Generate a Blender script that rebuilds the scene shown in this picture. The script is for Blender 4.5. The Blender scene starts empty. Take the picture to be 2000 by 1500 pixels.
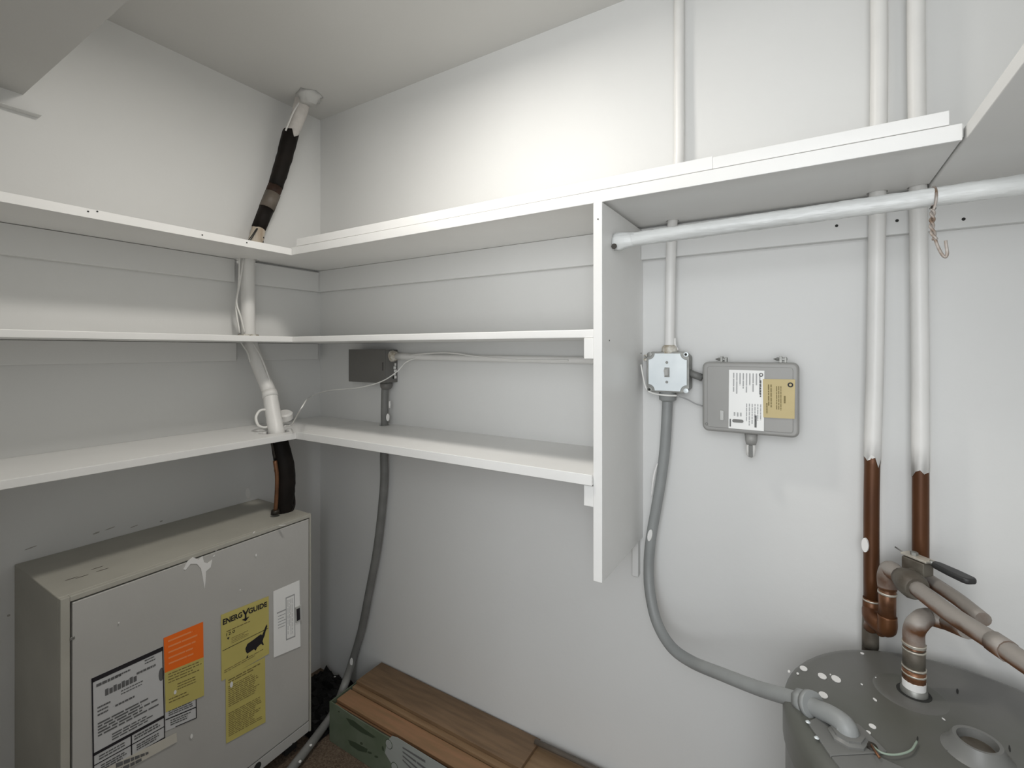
import bpy, bmesh, math, random
from mathutils import Vector, Matrix
random.seed(7)
C = bpy.context.scene.collection
# ---------------------------------------------------------------- camera
FPX, PX0, PY0, EZ = 933.0, 1000.0, 684.0, 1.263
YAW = math.atan2(576, 933)
F = Vector((-math.sin(YAW), math.cos(YAW), 0)); Rt = Vector((math.cos(YAW), math.sin(YAW), 0))
CAM = Vector((1.6465, -1.2162, EZ))
cd = bpy.data.cameras.new('camera'); cam = bpy.data.objects.new('camera', cd); C.objects.link(cam)
cd.sensor_width = 36; cd.lens = 36*FPX/2000; cd.shift_y = (PY0-750)/2000; cd.clip_start = .01
cam.location = CAM; cam.rotation_euler = (math.pi/2, 0, YAW)
bpy.context.scene.camera = cam
# ---------------------------------------------------------------- light
sc = bpy.context.scene
w = bpy.data.worlds.new('world'); sc.world = w; w.use_nodes = True
w.node_tree.nodes['Background'].inputs[0].default_value = (.93, .97, 1.0, 1)
w.node_tree.nodes['Background'].inputs[1].default_value = 1.1
def light(name, kind, loc, energy, color, size, rot=None, size_y=None):
    d = bpy.data.lights.new(name, kind); d.energy = energy; d.color = color
    if kind == 'AREA':
        d.size = size; d.shape = 'DISK'
        if size_y: d.shape = 'RECTANGLE'; d.size_y = size_y
    else: d.shadow_soft_size = size
    o = bpy.data.objects.new(name, d); C.objects.link(o); o.location = loc
    if rot: o.rotation_euler = rot
    return o
light('ceiling_bulb', 'AREA', (.94, -.60, 2.125), 6.7, (1.0, .96, .90), .17)
# fill lamp added outside the doorway behind the camera to brighten the closet
light('doorway_fill_lamp', 'AREA', (1.72, -1.95, 1.45), 13.6, (.95, .975, 1.0), .8, (math.pi/2, 0, 0), 1.2)
sc.view_settings.view_transform = 'Standard'; sc.view_settings.look = 'None'
sc.view_settings.exposure = 0.04; sc.view_settings.gamma = 1; sc.view_settings.use_curve_mapping = False

# ---------------------------------------------------------------- geometry helpers
def ray(px, py): return F + Rt*((px-PX0)/FPX) + Vector((0, 0, (PY0-py)/FPX))
def on(ax, px, py, v):
    d = ray(px, py); return CAM + d*((v-CAM[ax])/d[ax])
def onX(px, py, x): return on(0, px, py, x)
def onY(px, py, y): return on(1, px, py, y)
def onZ(px, py, z): return on(2, px, py, z)
def onP(px, py, p0, n):
    d = ray(px, py); return CAM + d*((p0-CAM).dot(n)/d.dot(n))

def wloc(o):
    v = Vector(o.location)
    while o.parent: o = o.parent; v += o.location
    return v
def tag(o, label=None, cat=None, group=None, kind=None):
    if label: o['label'] = label
    if cat: o['category'] = cat
    if group: o['group'] = group
    if kind: o['kind'] = kind
    return o
def thing(name, loc, label, cat, group=None):
    o = bpy.data.objects.new(name, None); C.objects.link(o); o.location = loc; o.empty_display_size = .05
    return tag(o, label, cat, group)
def link(name, me, m, parent=None, smooth=False, bevel=0, seg=2):
    vs = [v.co for v in me.vertices]
    org = Vector(((min(v.x for v in vs)+max(v.x for v in vs))/2, (min(v.y for v in vs)+max(v.y for v in vs))/2, min(v.z for v in vs)))
    me.transform(Matrix.Translation(-org))
    if m: me.materials.clear(); me.materials.append(m)
    o = bpy.data.objects.new(name, me); C.objects.link(o)
    if parent: o.parent = parent; o.location = org - wloc(parent)
    else: o.location = org
    if smooth:
        for p in me.polygons: p.use_smooth = True
    if bevel:
        b = o.modifiers.new('bevel', 'BEVEL'); b.width = bevel; b.segments = seg; b.limit_method = 'ANGLE'; b.angle_limit = .7
        for p in me.polygons: p.use_smooth = True
        wn = o.modifiers.new('wn', 'WEIGHTED_NORMAL'); wn.keep_sharp = True
    return o
def mk(bm):
    bmesh.ops.recalc_face_normals(bm, faces=bm.faces); me = bpy.data.meshes.new('m'); bm.to_mesh(me); bm.free(); return me
def b_box(bm, x0, x1, y0, y1, z0, z1):
    vs = [bm.verts.new(p) for p in ((x0,y0,z0),(x1,y0,z0),(x1,y1,z0),(x0,y1,z0),(x0,y0,z1),(x1,y0,z1),(x1,y1,z1),(x0,y1,z1))]
    for f in ((0,3,2,1),(4,5,6,7),(0,1,5,4),(1,2,6,5),(2,3,7,6),(3,0,4,7)): bm.faces.new([vs[i] for i in f])
def b_obox(bm, c, ux, uy, uz, sx, sy, sz):
    vs = []
    for k in (-1, 1):
        for a, b in ((-1,-1),(1,-1),(1,1),(-1,1)): vs.append(bm.verts.new(c + ux*(a*sx/2) + uy*(b*sy/2) + uz*(k*sz/2)))
    for f in ((0,3,2,1),(4,5,6,7),(0,1,5,4),(1,2,6,5),(2,3,7,6),(3,0,4,7)): bm.faces.new([vs[i] for i in f])
def b_prism(bm, pts, d):
    a = [bm.verts.new(p) for p in pts]; b = [bm.verts.new(Vector(p)+Vector(d)) for p in pts]
    bm.faces.new(a); bm.faces.new(b[::-1])
    for i in range(len(a)): j = (i+1) % len(a); bm.faces.new([a[j], a[i], b[i], b[j]])
def catmull(P, n):
    P = [Vector(p) for p in P]
    if len(P) < 3 or n < 2:
        return P
    out = []
    for i in range(len(P)-1):
        p0 = P[i-1] if i else P[0]*2-P[1]; p1, p2 = P[i], P[i+1]; p3 = P[i+2] if i+2 < len(P) else P[-1]*2-P[-2]
        for k in range(n):
            t = k/n
            out.append(.5*((2*p1)+(p2-p0)*t+(2*p0-5*p1+4*p2-p3)*t*t+(3*p1-p0-3*p2+p3)*t*t*t))
    out.append(P[-1]); return out
def b_tube(bm, pts, r, seg=14, n=6, jag0=0, jag1=0, lump=0, cap=True, flat=1.0):
    """tube through pts; r a number or one radius per point; jag = ragged ends; lump = uneven surface"""
    R = r if isinstance(r, (list, tuple)) else [r]*len(pts)
    P = catmull(pts, n); N = len(P); K = len(pts)
    rad = []
    for i in range(N):
        u = i/(N-1)*(K-1); a = min(int(u), K-2); rad.append(R[a]+(R[a+1]-R[a])*(u-a))
    T = [(P[min(i+1, N-1)]-P[max(i-1, 0)]).normalized() for i in range(N)]
    ref = Vector((0, 0, 1)) if abs(T[0].z) < .9 else Vector((1, 0, 0))
    u = (ref - T[0]*ref.dot(T[0])).normalized(); rings = []
    rnd = random.Random(int(P[0].x*9999)+N)
    for i in range(N):
        u = (u - T[i]*u.dot(T[i])).normalized(); v = T[i].cross(u); ring = []
        for k in range(seg):
            a = 2*math.pi*k/seg; rr = rad[i]*(1+lump*rnd.uniform(-1, 1))
            p = P[i] + u*math.cos(a)*rr + v*math.sin(a)*rr*flat
            if i == 0 and jag0: p -= T[0]*rnd.uniform(0, jag0)
            if i == N-1 and jag1: p += T[-1]*rnd.uniform(0, jag1)
            ring.append(bm.verts.new(p))
        rings.append(ring)
    for a, b in zip(rings, rings[1:]):
        for k in range(seg): j = (k+1) % seg; bm.faces.new([a[k], a[j], b[j], b[k]])
    if cap: bm.faces.new(rings[0][::-1]); bm.faces.new(rings[-1])
def b_lathe(bm, c, prof, seg=32, axis=None, closed=True):
    """prof = [(radius, height)] about axis through c"""
    az = Vector(axis).normalized() if axis else Vector((0, 0, 1))
    ux = az.orthogonal().normalized(); uy = az.cross(ux); c = Vector(c); rings = []
    for r, h in prof:
        rings.append([bm.verts.new(c+az*h+ux*math.cos(2*math.pi*k/seg)*r+uy*math.sin(2*math.pi*k/seg)*r) for k in range(seg)])
    for a, b in zip(rings, rings[1:]):
        for k in range(seg): j = (k+1) % seg; bm.faces.new([a[k], a[j], b[j], b[k]])
    if closed: bm.faces.new(rings[0][::-1]); bm.faces.new(rings[-1])
def box(name, x0, x1, y0, y1, z0, z1, m, parent=None, bevel=.0015):
    bm = bmesh.new(); b_box(bm, x0, x1, y0, y1, z0, z1); return link(name, mk(bm), m, parent, bevel=bevel)
def tube(name, pts, r, m, parent=None, **k):
    bm = bmesh.new(); b_tube(bm, pts, r, **k); me = mk(bm)
    o = link(name, me, m, parent, smooth=True)
    for p in o.data.polygons:
        if len(p.vertices) > 4: p.use_smooth = False
    return o
def lathe(name, c, prof, m, parent=None, **k):
    bm = bmesh.new(); b_lathe(bm, c, prof, **k); o = link(name, mk(bm), m, parent, bevel=0)
    for p in o.data.polygons: p.use_smooth = len(p.vertices) <= 4
    try: o.data.set_sharp_from_angle(angle=.6)
    except Exception: pass
    return o
def prism(name, pts, d, m, parent=None, bevel=0):
    bm = bmesh.new(); b_prism(bm, pts, d); return link(name, mk(bm), m, parent, bevel=bevel)
def cut(o, fill):
    """carve real holes: the cutter exists only while the mesh is evaluated"""
    bm = bmesh.new(); fill(bm); me = mk(bm)
    c = bpy.data.objects.new('cutter', me); C.objects.link(c)
    bv = [m for m in o.modifiers]
    for m in bv: m.show_viewport = False
    b = o.modifiers.new('cut', 'BOOLEAN'); b.object = c; b.operation = 'DIFFERENCE'; b.solver = 'EXACT'
    bpy.context.view_layer.update()
    ev = o.evaluated_get(bpy.context.evaluated_depsgraph_get()); nm = bpy.data.meshes.new_from_object(ev)
    o.modifiers.remove(b); bpy.data.objects.remove(c)
    for m in bv: m.show_viewport = True
    o.data = nm

# ---- flat print on a quad: Q = (top left, top right, bottom right, bottom left) in the world
class Quad:
    def __init__(s, Q, n): s.Q = [Vector(q) for q in Q]; s.n = Vector(n)
    def at(s, u, v, off=0):
        a = s.Q[0].lerp(s.Q[1], u); b = s.Q[3].lerp(s.Q[2], u); return a.lerp(b, v) + s.n*off
def sticker(name, q, m, parent, off=.0006, th=.0006):
    return prism(name, [p + q.n*off for p in q.Q], q.n*th, m, parent)
def bars(name, q, rects, m, parent, off=.0016):
    bm = bmesh.new()
    for u0, v0, u1, v1 in rects:
        bm.faces.new([bm.verts.new(q.at(*p, off)) for p in ((u0,v0),(u0,v1),(u1,v1),(u1,v0))])
    me = bpy.data.meshes.new('m'); bm.to_mesh(me); bm.free(); return tag(link(name, me, m, parent), kind='stuff')
def lines(u0, v0, u1, v1, n, fill=.55, words=(.03, .11), ragged=.3, seed=1):
    r = random.Random(seed); out = []; h = (v1-v0)/n
    for i in range(n):
        u = u0; end = u1-(u1-u0)*r.random()*ragged
        while u < end:
            wd = r.uniform(*words)*(u1-u0)*2; e = min(u+wd, end); out.append((u, v0+i*h, e, v0+i*h+h*fill)); u = e+.02*(u1-u0)*1.2
    return out
def vlines(u0, v0, u1, v1, n, **k):
    return [(a, b, c, d) for b, a, d, c in lines(v0, u0, v1, u1, n, **k)]
def text(name, s, q, u0, v0, u1, v1, m, parent, off=.0018, rot=0, bold=.0):
    cu = bpy.data.curves.new('t', 'FONT'); cu.body = s; cu.resolution_u = 3; cu.offset = bold
    t = bpy.data.objects.new('t', cu); C.objects.link(t); bpy.context.view_layer.update()
    me = bpy.data.meshes.new_from_object(t.evaluated_get(bpy.context.evaluated_depsgraph_get()))
    bpy.data.objects.remove(t)
    xs = [v.co.x for v in me.vertices]; ys = [v.co.y for v in me.vertices]
    for v in me.vertices:
        a = (v.co.x-min(xs))/(max(xs)-min(xs)); b = 1-(v.co.y-min(ys))/(max(ys)-min(ys))
        if rot: a, b = 1-b, a
        v.co = q.at(u0+(u1-u0)*a, v0+(v1-v0)*b, off)
    return link(name, me, m, parent)

# ---------------------------------------------------------------- materials
def mat(name, col, rough=.5, metal=0, noise=0, nscale=8, bump=0, bscale=60, col2=None, spec=.5, stretch=None, coat=0):
    m = bpy.data.materials.new(name); m.use_nodes = True; nt = m.node_tree; b = nt.nodes['Principled BSDF']
    b.inputs['Roughness'].default_value = rough; b.inputs['Metallic'].default_value = metal
    b.inputs['Specular IOR Level'].default_value = spec; b.inputs['Base Color'].default_value = (*col, 1)
    b.inputs['Coat Weight'].default_value = coat
    tc = nt.nodes.new('ShaderNodeTexCoord'); mp = nt.nodes.new('ShaderNodeMapping'); nt.links.new(tc.outputs['Object'], mp.inputs[0])
    if stretch: mp.inputs['Scale'].default_value = stretch
    if col2 or noise:
        n = nt.nodes.new('ShaderNodeTexNoise'); n.inputs['Scale'].default_value = nscale; n.inputs['Detail'].default_value = 6
        nt.links.new(mp.outputs[0], n.inputs['Vector'])
        r = nt.nodes.new('ShaderNodeValToRGB'); r.color_ramp.elements[0].position = .35; r.color_ramp.elements[1].position = .65
        c2 = col2 or tuple(c*(1-noise) for c in col)
        r.color_ramp.elements[0].color = (*c2, 1); r.color_ramp.elements[1].color = (*col, 1)
        nt.links.new(n.outputs['Fac'], r.inputs[0]); nt.links.new(r.outputs[0], b.inputs['Base Color'])
    if bump:
        n2 = nt.nodes.new('ShaderNodeTexNoise'); n2.inputs['Scale'].default_value = bscale; n2.inputs['Detail'].default_value = 4
        nt.links.new(mp.outputs[0], n2.inputs['Vector'])
        bp = nt.nodes.new('ShaderNodeBump'); bp.inputs['Strength'].default_value = bump; bp.inputs['Distance'].default_value = .004
        nt.links.new(n2.outputs['Fac'], bp.inputs['Height']); nt.links.new(bp.outputs[0], b.inputs['Normal'])
    return m
M = {}
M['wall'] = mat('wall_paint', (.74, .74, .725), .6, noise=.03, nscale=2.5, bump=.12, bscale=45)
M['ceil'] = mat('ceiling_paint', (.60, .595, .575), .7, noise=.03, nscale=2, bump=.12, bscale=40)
M['shelf'] = mat('shelf_paint', (.84, .835, .815), .38, noise=.03, nscale=6, bump=.15, bscale=30)
M['rod'] = mat('thick_white_paint', (.84, .855, .84), .3, noise=.22, nscale=16, bump=1.0, bscale=30, stretch=(.35, 2, 2))
M['pipewhite'] = mat('pipe_paint', (.80, .79, .765), .42, noise=.05, nscale=9, bump=.3, bscale=35)
M['chip'] = mat('chipped_paint_edge', (.72, .70, .64), .6, col2=(.34, .28, .20), nscale=60, bump=.6, bscale=90)
M['plaster'] = mat('plaster_patch', (.74, .70, .66), .85, noise=.18, nscale=25, bump=1.0, bscale=60)
M['black'] = mat('black_foam', (.008, .007, .006), .6, spec=.15, col2=(.017, .013, .011), nscale=14, bump=.6, bscale=40)
M['brownfoam'] = mat('brown_weathered_foam', (.020, .011, .008), .6, spec=.2, col2=(.05, .027, .018), nscale=20, bump=.6, bscale=50)
M['tape'] = mat('grey_brown_tape', (.15, .125, .10), .5, noise=.35, nscale=18, bump=.4, bscale=40)
M['frayed'] = mat('frayed_painted_wrap', (.62, .56, .47), .7, col2=(.38, .30, .22), nscale=9, bump=.9, bscale=60, stretch=(3, 3, .5))
M['copper'] = mat('aged_copper', (.15, .060, .022), .42, .45, col2=(.075, .028, .011), nscale=7, bump=.1, bscale=40, stretch=(2, 2, .5))
M['copperbright'] = mat('copper_fitting', (.27, .125, .06), .4, .55, col2=(.12, .055, .028), nscale=22, bump=.15)
M['copperdust'] = mat('dusty_copper', (.42, .37, .32), .65, .2, col2=(.33, .20, .12), nscale=9, bump=.2, bscale=50)
def dusty(name, metal_col, dust_col, lo, hi, rough=.6):
    m = mat(name, metal_col, rough, .3, col2=tuple(c*.5 for c in metal_col), nscale=14, bump=.25, bscale=60); nt = m.node_tree; b = nt.nodes['Principled BSDF']
    src = b.inputs['Base Color'].links[0].from_socket
    g = nt.nodes.new('ShaderNodeNewGeometry'); sx = nt.nodes.new('ShaderNodeSeparateXYZ'); nt.links.new(g.outputs['Normal'], sx.inputs[0])
    n = nt.nodes.new('ShaderNodeTexNoise'); n.inputs['Scale'].default_value = 22; n.inputs['Detail'].default_value = 5
    tc = nt.nodes.new('ShaderNodeTexCoord'); nt.links.new(tc.outputs['Object'], n.inputs['Vector'])
    ad = nt.nodes.new('ShaderNodeMath'); ad.operation = 'MULTIPLY_ADD'; ad.inputs[1].default_value = 1.6; nt.links.new(n.outputs['Fac'], ad.inputs[0]); nt.links.new(sx.outputs['Z'], ad.inputs[2])
    mr = nt.nodes.new('ShaderNodeMapRange'); mr.inputs['From Min'].default_value = lo; mr.inputs['From Max'].default_value = hi; nt.links.new(ad.outputs[0], mr.inputs['Value'])
    mx = nt.nodes.new('ShaderNodeMix'); mx.data_type = 'RGBA'; nt.links.new(mr.outputs[0], mx.inputs[0]); nt.links.new(src, mx.inputs[6]); mx.inputs[7].default_value = (*dust_col, 1)
    nt.links.new(mx.outputs[2], b.inputs['Base Color'])
    return m
M['copperdust'] = dusty('dusty_copper', (.20, .085, .035), (.34, .31, .28), .45, 1.05)
M['patina'] = mat('tarnished_pipe', (.18, .165, .135), .55, .3, col2=(.075, .06, .045), nscale=16, bump=.3)
M['darkpipe'] = mat('blackened_pipe', (.016, .014, .011), .5, .3, col2=(.045, .036, .026), nscale=20)
M['solder'] = mat('solder_ring', (.62, .58, .50), .4, .4, noise=.3, nscale=40)
M['greybox'] = mat('grey_enamel_box', (.15, .145, .135), .45, noise=.1, nscale=10)
M['conduit'] = mat('grey_conduit', (.30, .31, .305), .45, noise=.14, nscale=12, bump=.15, bscale=50)
M['conduitdark'] = mat('dark_grey_conduit', (.21, .21, .20), .5, noise=.2, nscale=14, bump=.2, bscale=50)
M['galv'] = mat('galvanised_steel', (.78, .82, .83), .42, .3, col2=(.66, .71, .73), nscale=11, bump=.1, bscale=30)
M['zinc'] = mat('dull_zinc', (.33, .33, .31), .45, .6, noise=.35, nscale=25)
M['plastic'] = mat('grey_plastic', (.33, .325, .31), .42, noise=.05, nscale=7, bump=.05)
M['plasticl'] = mat('light_grey_plastic', (.50, .50, .48), .4)
M['paper'] = mat('white_label_paper', (.88, .88, .86), .45)
M['kraft'] = mat('yellow_tan_label', (.58, .47, .23), .5, noise=.12, nscale=12)
M['yellow'] = mat('yellow_label', (.60, .52, .16), .5, noise=.08, nscale=12)
M['orange'] = mat('orange_label', (.95, .17, .012), .5)
M['orangel'] = mat('pale_orange_print', (.95, .33, .12), .5)
M['ink'] = mat('black_ink', (.012, .010, .014), .6)
M['inkgrey'] = mat('grey_ink', (.13, .13, .13), .6)
M['inkpale'] = mat('pale_grey_ink', (.42, .42, .42), .6)
M['inkbrown'] = mat('brown_ink', (.22, .17, .06), .6)
M['whitewash'] = mat('silver_label', (.60, .60, .60), .4)
M['unit'] = mat('beige_grey_enamel', (.50, .49, .465), .42, noise=.06, nscale=5, bump=.06, bscale=80)
M['unitrim'] = mat('putty_enamel', (.45, .435, .38), .5, noise=.1, nscale=8, bump=.08, bscale=80)
M['dark'] = mat('dark_gap', (.02, .02, .018), .8)
M['sheet'] = mat('black_sheet', (.006, .006, .006), .6, spec=.15)
M['tank'] = mat('grey_tank_enamel', (.135, .132, .125), .36, col2=(.105, .108, .092), nscale=5, bump=.06, bscale=25)
M['tankl'] = mat('light_grey_tank_enamel', (.185, .185, .175), .42, noise=.15, nscale=9, bump=.08, bscale=25)
M['spot'] = mat('white_paint_drops', (.82, .81, .79), .4)
M['scuff'] = mat('faint_scuff', (.40, .38, .35), .6)
M['carpet'] = mat('brown_carpet', (.20, .145, .10), .95, col2=(.10, .068, .045), nscale=160, bump=1.5, bscale=300)
M['card'] = mat('green_printed_card', (.10, .13, .082), .7, col2=(.135, .162, .115), nscale=14)
M['cardd'] = mat('dark_green_print', (.040, .058, .032), .7)
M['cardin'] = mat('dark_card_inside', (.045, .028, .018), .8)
M['cardlabel'] = mat('pale_grey_card_label', (.34, .36, .34), .6, noise=.06)
M['wire'] = mat('white_wire', (.80, .79, .76), .45)
M['wiregreen'] = mat('pale_green_wire', (.30, .37, .30), .5)
M['handle'] = mat('black_rubber_handle', (.035, .035, .035), .45, noise=.4, nscale=30)
M['hook'] = mat('rusty_wire', (.62, .60, .57), .5, .2, col2=(.22, .14, .09), nscale=45)
def wood(name, a, b, sc_=(3, 34, 8)):
    m = mat(name, a, .5, col2=b, nscale=2.2, stretch=sc_, bump=.08, bscale=5); return m
M['wooda'] = wood('walnut_plank', (.215, .135, .075), (.145, .090, .048))
M['woodb'] = wood('reddish_oak_plank', (.31, .165, .088), (.235, .14, .070))
M['woodc'] = wood('tan_oak_plank', (.27, .175, .095), (.21, .13, .07))
m = bpy.data.materials.new('lamp_glass'); m.use_nodes = True
b_ = m.node_tree.nodes['Principled BSDF']; b_.inputs['Emission Color'].default_value = (1, .96, .9, 1); b_.inputs['Emission Strength'].default_value = 3; b_.inputs['Base Color'].default_value = (.9, .9, .88, 1)
M['lamp'] = m

# ---------------------------------------------------------------- room shell
CEIL = EZ+.914; XR = 2.135; YF = -1.235
ZB, ZM, ZT = EZ-.280, EZ+.026, EZ+.305           # undersides of the three shelf levels
def struct(o): o['kind'] = 'structure'; return o
struct(box('floor', -.1, XR+.1, YF-1.2, .1, -.08, 0, M['carpet'], bevel=0))
struct(box('wall_left', -.1, 0, YF-.1, .1, 0, CEIL, M['wall'], bevel=0))
wb = struct(box('wall_back', 0, XR, 0, .1, 0, CEIL, M['wall'], bevel=0))
struct(box('wall_right', XR, XR+.1, YF-.1, .1, 0, CEIL, M['wall'], bevel=0))
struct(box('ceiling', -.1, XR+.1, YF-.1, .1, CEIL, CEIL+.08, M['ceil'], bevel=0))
bm = bmesh.new(); b_box(bm, 0, 1.17, YF-.1, YF, 0, CEIL); b_box(bm, 1.17, 2.03, YF-.1, YF, 2.04, CEIL); b_box(bm, 2.03, XR, YF-.1, YF, 0, CEIL)
struct(link('wall_front', mk(bm), M['wall']))  # unseen wall set close in, blocks the fill from the left side
# stair soffit on the left wall: sloped underside running down towards the room
pA = onX(205, 35, 0); pB = onX(45, 185, 0)
sl = (pA.z-pB.z)/(pA.y-pB.y); yc = pA.y+(CEIL-pA.z)/sl
W = .85
bm = bmesh.new(); b_prism(bm, [Vector((.0, yc, CEIL)), Vector((.0, pB.y, pB.z)), Vector((.0, YF, pB.z)), Vector((.0, YF, CEIL))], (W, 0, 0))
# the soffit only reaches out past the frame edge, tapering into the ceiling
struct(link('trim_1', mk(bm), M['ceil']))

# ---------------------------------------------------------------- shelves and cleats
DX, DY = .235, .281        # top left / top back depth
PXL, PXR = 1.2695, 1.2896  # divider
def shelf(name, label, pts, z0, th, **k):
    t = prism(name, [Vector((x, y, z0)) for x, y in pts], (0, 0, th), M['shelf'], bevel=.0018)
    return tag(t, label, 'shelf')
LS = []
FT, MT, BT = .020, .018, .020
# the top level
tl = shelf('wall_shelf', 'top white painted shelf on the left wall with small nail holes in its front edge', [(0,-1.23),(DX+.005,-1.23),(DX+.005,-.2785),(0,-.2785)], ZT, .021)
tb = shelf('wall_shelf', 'long top white shelf on the back wall with thick built-up front edge', [(0,-.277),(1.841,-.277),(1.841,0),(0,0)], ZT+.006, .019)
fa = box('front_lip', DX+.0075, 1.8385, -.284, -.2775, ZT, ZT+.0245, M['shelf'], tb, .001)
for a, b, h in ((.262, 1.50, .0235), (1.50, 1.825, .0215)):
    s = box('edge_strip', a, b, -.2815, -.262, ZT+.0262, ZT+.0262+h, M['shelf'], tb, .0012)
tr = shelf('wall_shelf', 'top white shelf along the right wall running toward the viewer', [(1.843,-1.04),(XR,-1.04),(XR,0),(1.843,0)], ZT+.001, .022)
# middle level
ml = shelf('wall_shelf', 'thin middle white shelf on the left wall, gap round the pipe', [(0,-1.23),(.240,-1.23),(.240,0),(0,0)], ZM, .0175)
mb = shelf('wall_shelf', 'middle white shelf on the back wall above the grey junction box', [(.2415,-.281),(PXL,-.281),(PXL,0),(.2415,0)], ZM, .0175)
# bottom level
bl = shelf('wall_shelf', 'lowest white shelf on the left wall pierced by the pipe', [(0,-1.23),(.275,-1.23),(.275,0),(0,0)], ZB, .019)
bb = shelf('wall_shelf', 'lowest white shelf on the back wall, grey conduit passing through it', [(.2765,-.287),(PXL,-.287),(PXL,0),(.2765,0)], ZB, .019)
fb = box('front_lip', .2768, PXL, -.2925, -.2873, ZB, ZB+.0225, M['shelf'], bb, .001)
# vertical divider
dv = tag(prism('shelf_divider', [Vector((PXL+.0003, -.2865, EZ-.478)), Vector((PXR, -.2865, EZ-.478)), Vector((PXR, -.2865, ZT-.0005)), Vector((PXL+.0003, -.2865, ZT-.0005))], (0, .2865, 0), M['shelf'], bevel=.0015),
     'tall white vertical divider board holding the back shelves', 'divider')
for zz in (ZM-.044, ZB-.046):
    tag(box('shelf_cleat', PXL-.0215, PXL, -.284, -.02, zz, zz+.0435, M['shelf'], None, .0012),
        'small white support block under the %s back shelf end, fixed to the divider' % ('middle' if zz > EZ-.2 else 'lowest'), 'cleat')
def cleat(label, *a): return tag(box('shelf_cleat', *a, M['shelf' if 0 else 'wall'], None, .002), label, 'cleat')
zc = EZ+.228
c_l = cleat('white board under the top shelf along the left wall', 0, .019, -1.23, -.0195, zc, ZT-.001)
c_b = cleat('white board under the top shelf on the back wall, left of the divider', 0, PXL, -.019, 0, zc, ZT+.0055)
c_r = cleat('white board with nail holes under the top shelf, right of the divider', PXR, XR, -.019, 0, zc, ZT+.0005)
zlm = onX(300, 708, .018).z
c_m = cleat('white board under the middle shelf along the left wall', 0, .018, -1.23, -.022, zlm, ZM-.001)
p0 = onY(1234, 1125, -.02); p1 = onY(1247, 1120, -.02)
cleat('short narrow white batten on the wall behind the divider foot', p0.x, p1.x-.001, -.02, 0, p0.z, EZ-.25)
pa = onX(0, 214, .015); pb = onX(80, 228, .015)
cleat('short white wooden strip high on the left wall by the soffit', 0, .024, -1.23, pb.y, pb.z, pb.z+.003)
# nails and holes
def nail(parent, c, n, r=.0028, m='dark'):
    lathe('nail_hole', c, [(r, -.001), (r, .0006)], M[m], parent, seg=8, axis=n)
for px, py in ((1634, 441), (1752, 431), (1882, 428)): nail(c_r, onY(px, py, -.019), (0, -1, 0), .003)
for px, py in ((172, 413), (190, 413), (395, 459), (482, 474)): nail(tl, onX(px, py, DX+.005), (1, 0, 0), .002)
for py in (428,): nail(dv, onY(1168, py, -.2865), (0, -1, 0), .0015)
for px, py in ((1190, 665), (1352-100, 690)): nail(dv, onX(px, py, PXR), (1, 0, 0), .0016)

# ---------------------------------------------------------------- refrigerant line in the corner
LP = [onX(594, 190, .085), onX(580, 235, .075), onX(565, 270, .065), onX(552, 320, .058), onX(538, 365, .052), onX(520, 410, .047), onX(506, 445, .042), onX(497, 480, .042),
      onX(485, 508, .041), onX(484, 560, .042), onX(485, 640, .044), onX(488, 664, .048), onX(504, 712, .08), onX(527, 768, .128), onX(534, 810, .165), onX(540, 843, .197), onX(547, 868, .205),
      onX(556, 915, .215), onX(557, 960, .212), onX(553, 1002, .200)]
rl = thing('refrigerant_pipe', (LP[-1].x, LP[-1].y, EZ-.523), 'insulated pipe running from ceiling corner down through the left shelves into the cabinet', 'pipe')
lr = .0215
tube('white_foam', LP[0:3], [.028, .024, .023], M['plaster'], rl, lump=.05, jag1=.03)['label'] = 'pale plaster-smeared upper end'
tube('black_insulation', [LP[2], LP[3], LP[4]], [.0275, .026, .024], M['black'], rl, lump=.05, jag0=.034)['label'] = 'split black foam insulation'
tube('brown_insulation', [LP[4], LP[4].lerp(LP[5], .4)], [.0245, .024], M['brownfoam'], rl, lump=.04, n=1)
tube('tape_band', [LP[4].lerp(LP[5], .3), LP[4].lerp(LP[5], .95)], [.0255, .025], M['tape'], rl, lump=.02, n=1)['label'] = 'grey brown tape band'
tube('brown_insulation', [LP[5].lerp(LP[4], .1), LP[6]], [.0235, .0225], M['black'], rl, lump=.06, n=1, jag1=.008)
tube('frayed_wrap', [LP[6], LP[7], LP[7].lerp(LP[8], .45)], [.021, .024, .025], M['frayed'], rl, lump=.05, jag0=.03)['label'] = 'frayed wrap smeared with white paint'
tube('white_pipe', LP[7:12], lr, M['pipewhite'], rl)['label'] = 'white painted stretch between top and middle shelf'
tube('white_pipe', LP[11:14], lr, M['pipewhite'], rl)
tube('pipe_sleeve', [LP[13].lerp(LP[12], .06), LP[13].lerp(LP[14], .2)], [.0235, .0245], M['pipewhite'], rl, n=1, lump=.02)
tube('white_pipe', LP[13:16]+[LP[16]], [.0225, .0235, .024, .024], M['pipewhite'], rl, lump=.03, jag1=.004)
tube('black_insulation', [LP[15].lerp(LP[16], .6)]+LP[16:], [.024, .026, .0305, .029, .025], M['black'], rl, lump=.035)['label'] = 'black insulation under the lowest shelf'
# split seam cords on the frayed section
for a, dx in ((0, -.018), (1, -.008)):
    tube('seam_gap', [onX(505+dx*200, 446, .066), onX(496+dx*300, 462, .068), onX(486+dx*500, 480, .068)], .0016, M['dark'], rl, seg=6, n=3)
# rusty clip by the frayed end
for px, py in ((519, 442), (514, 454), (513, 464), (512, 472)):
    lathe('rusty_clip', onX(px, py, .055), [(.003, -.004), (.006, 0), (.003, .004)], M['darkpipe'] if py != 454 else M['frayed'], rl, seg=8, axis=(.2, .3, 1))
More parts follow.
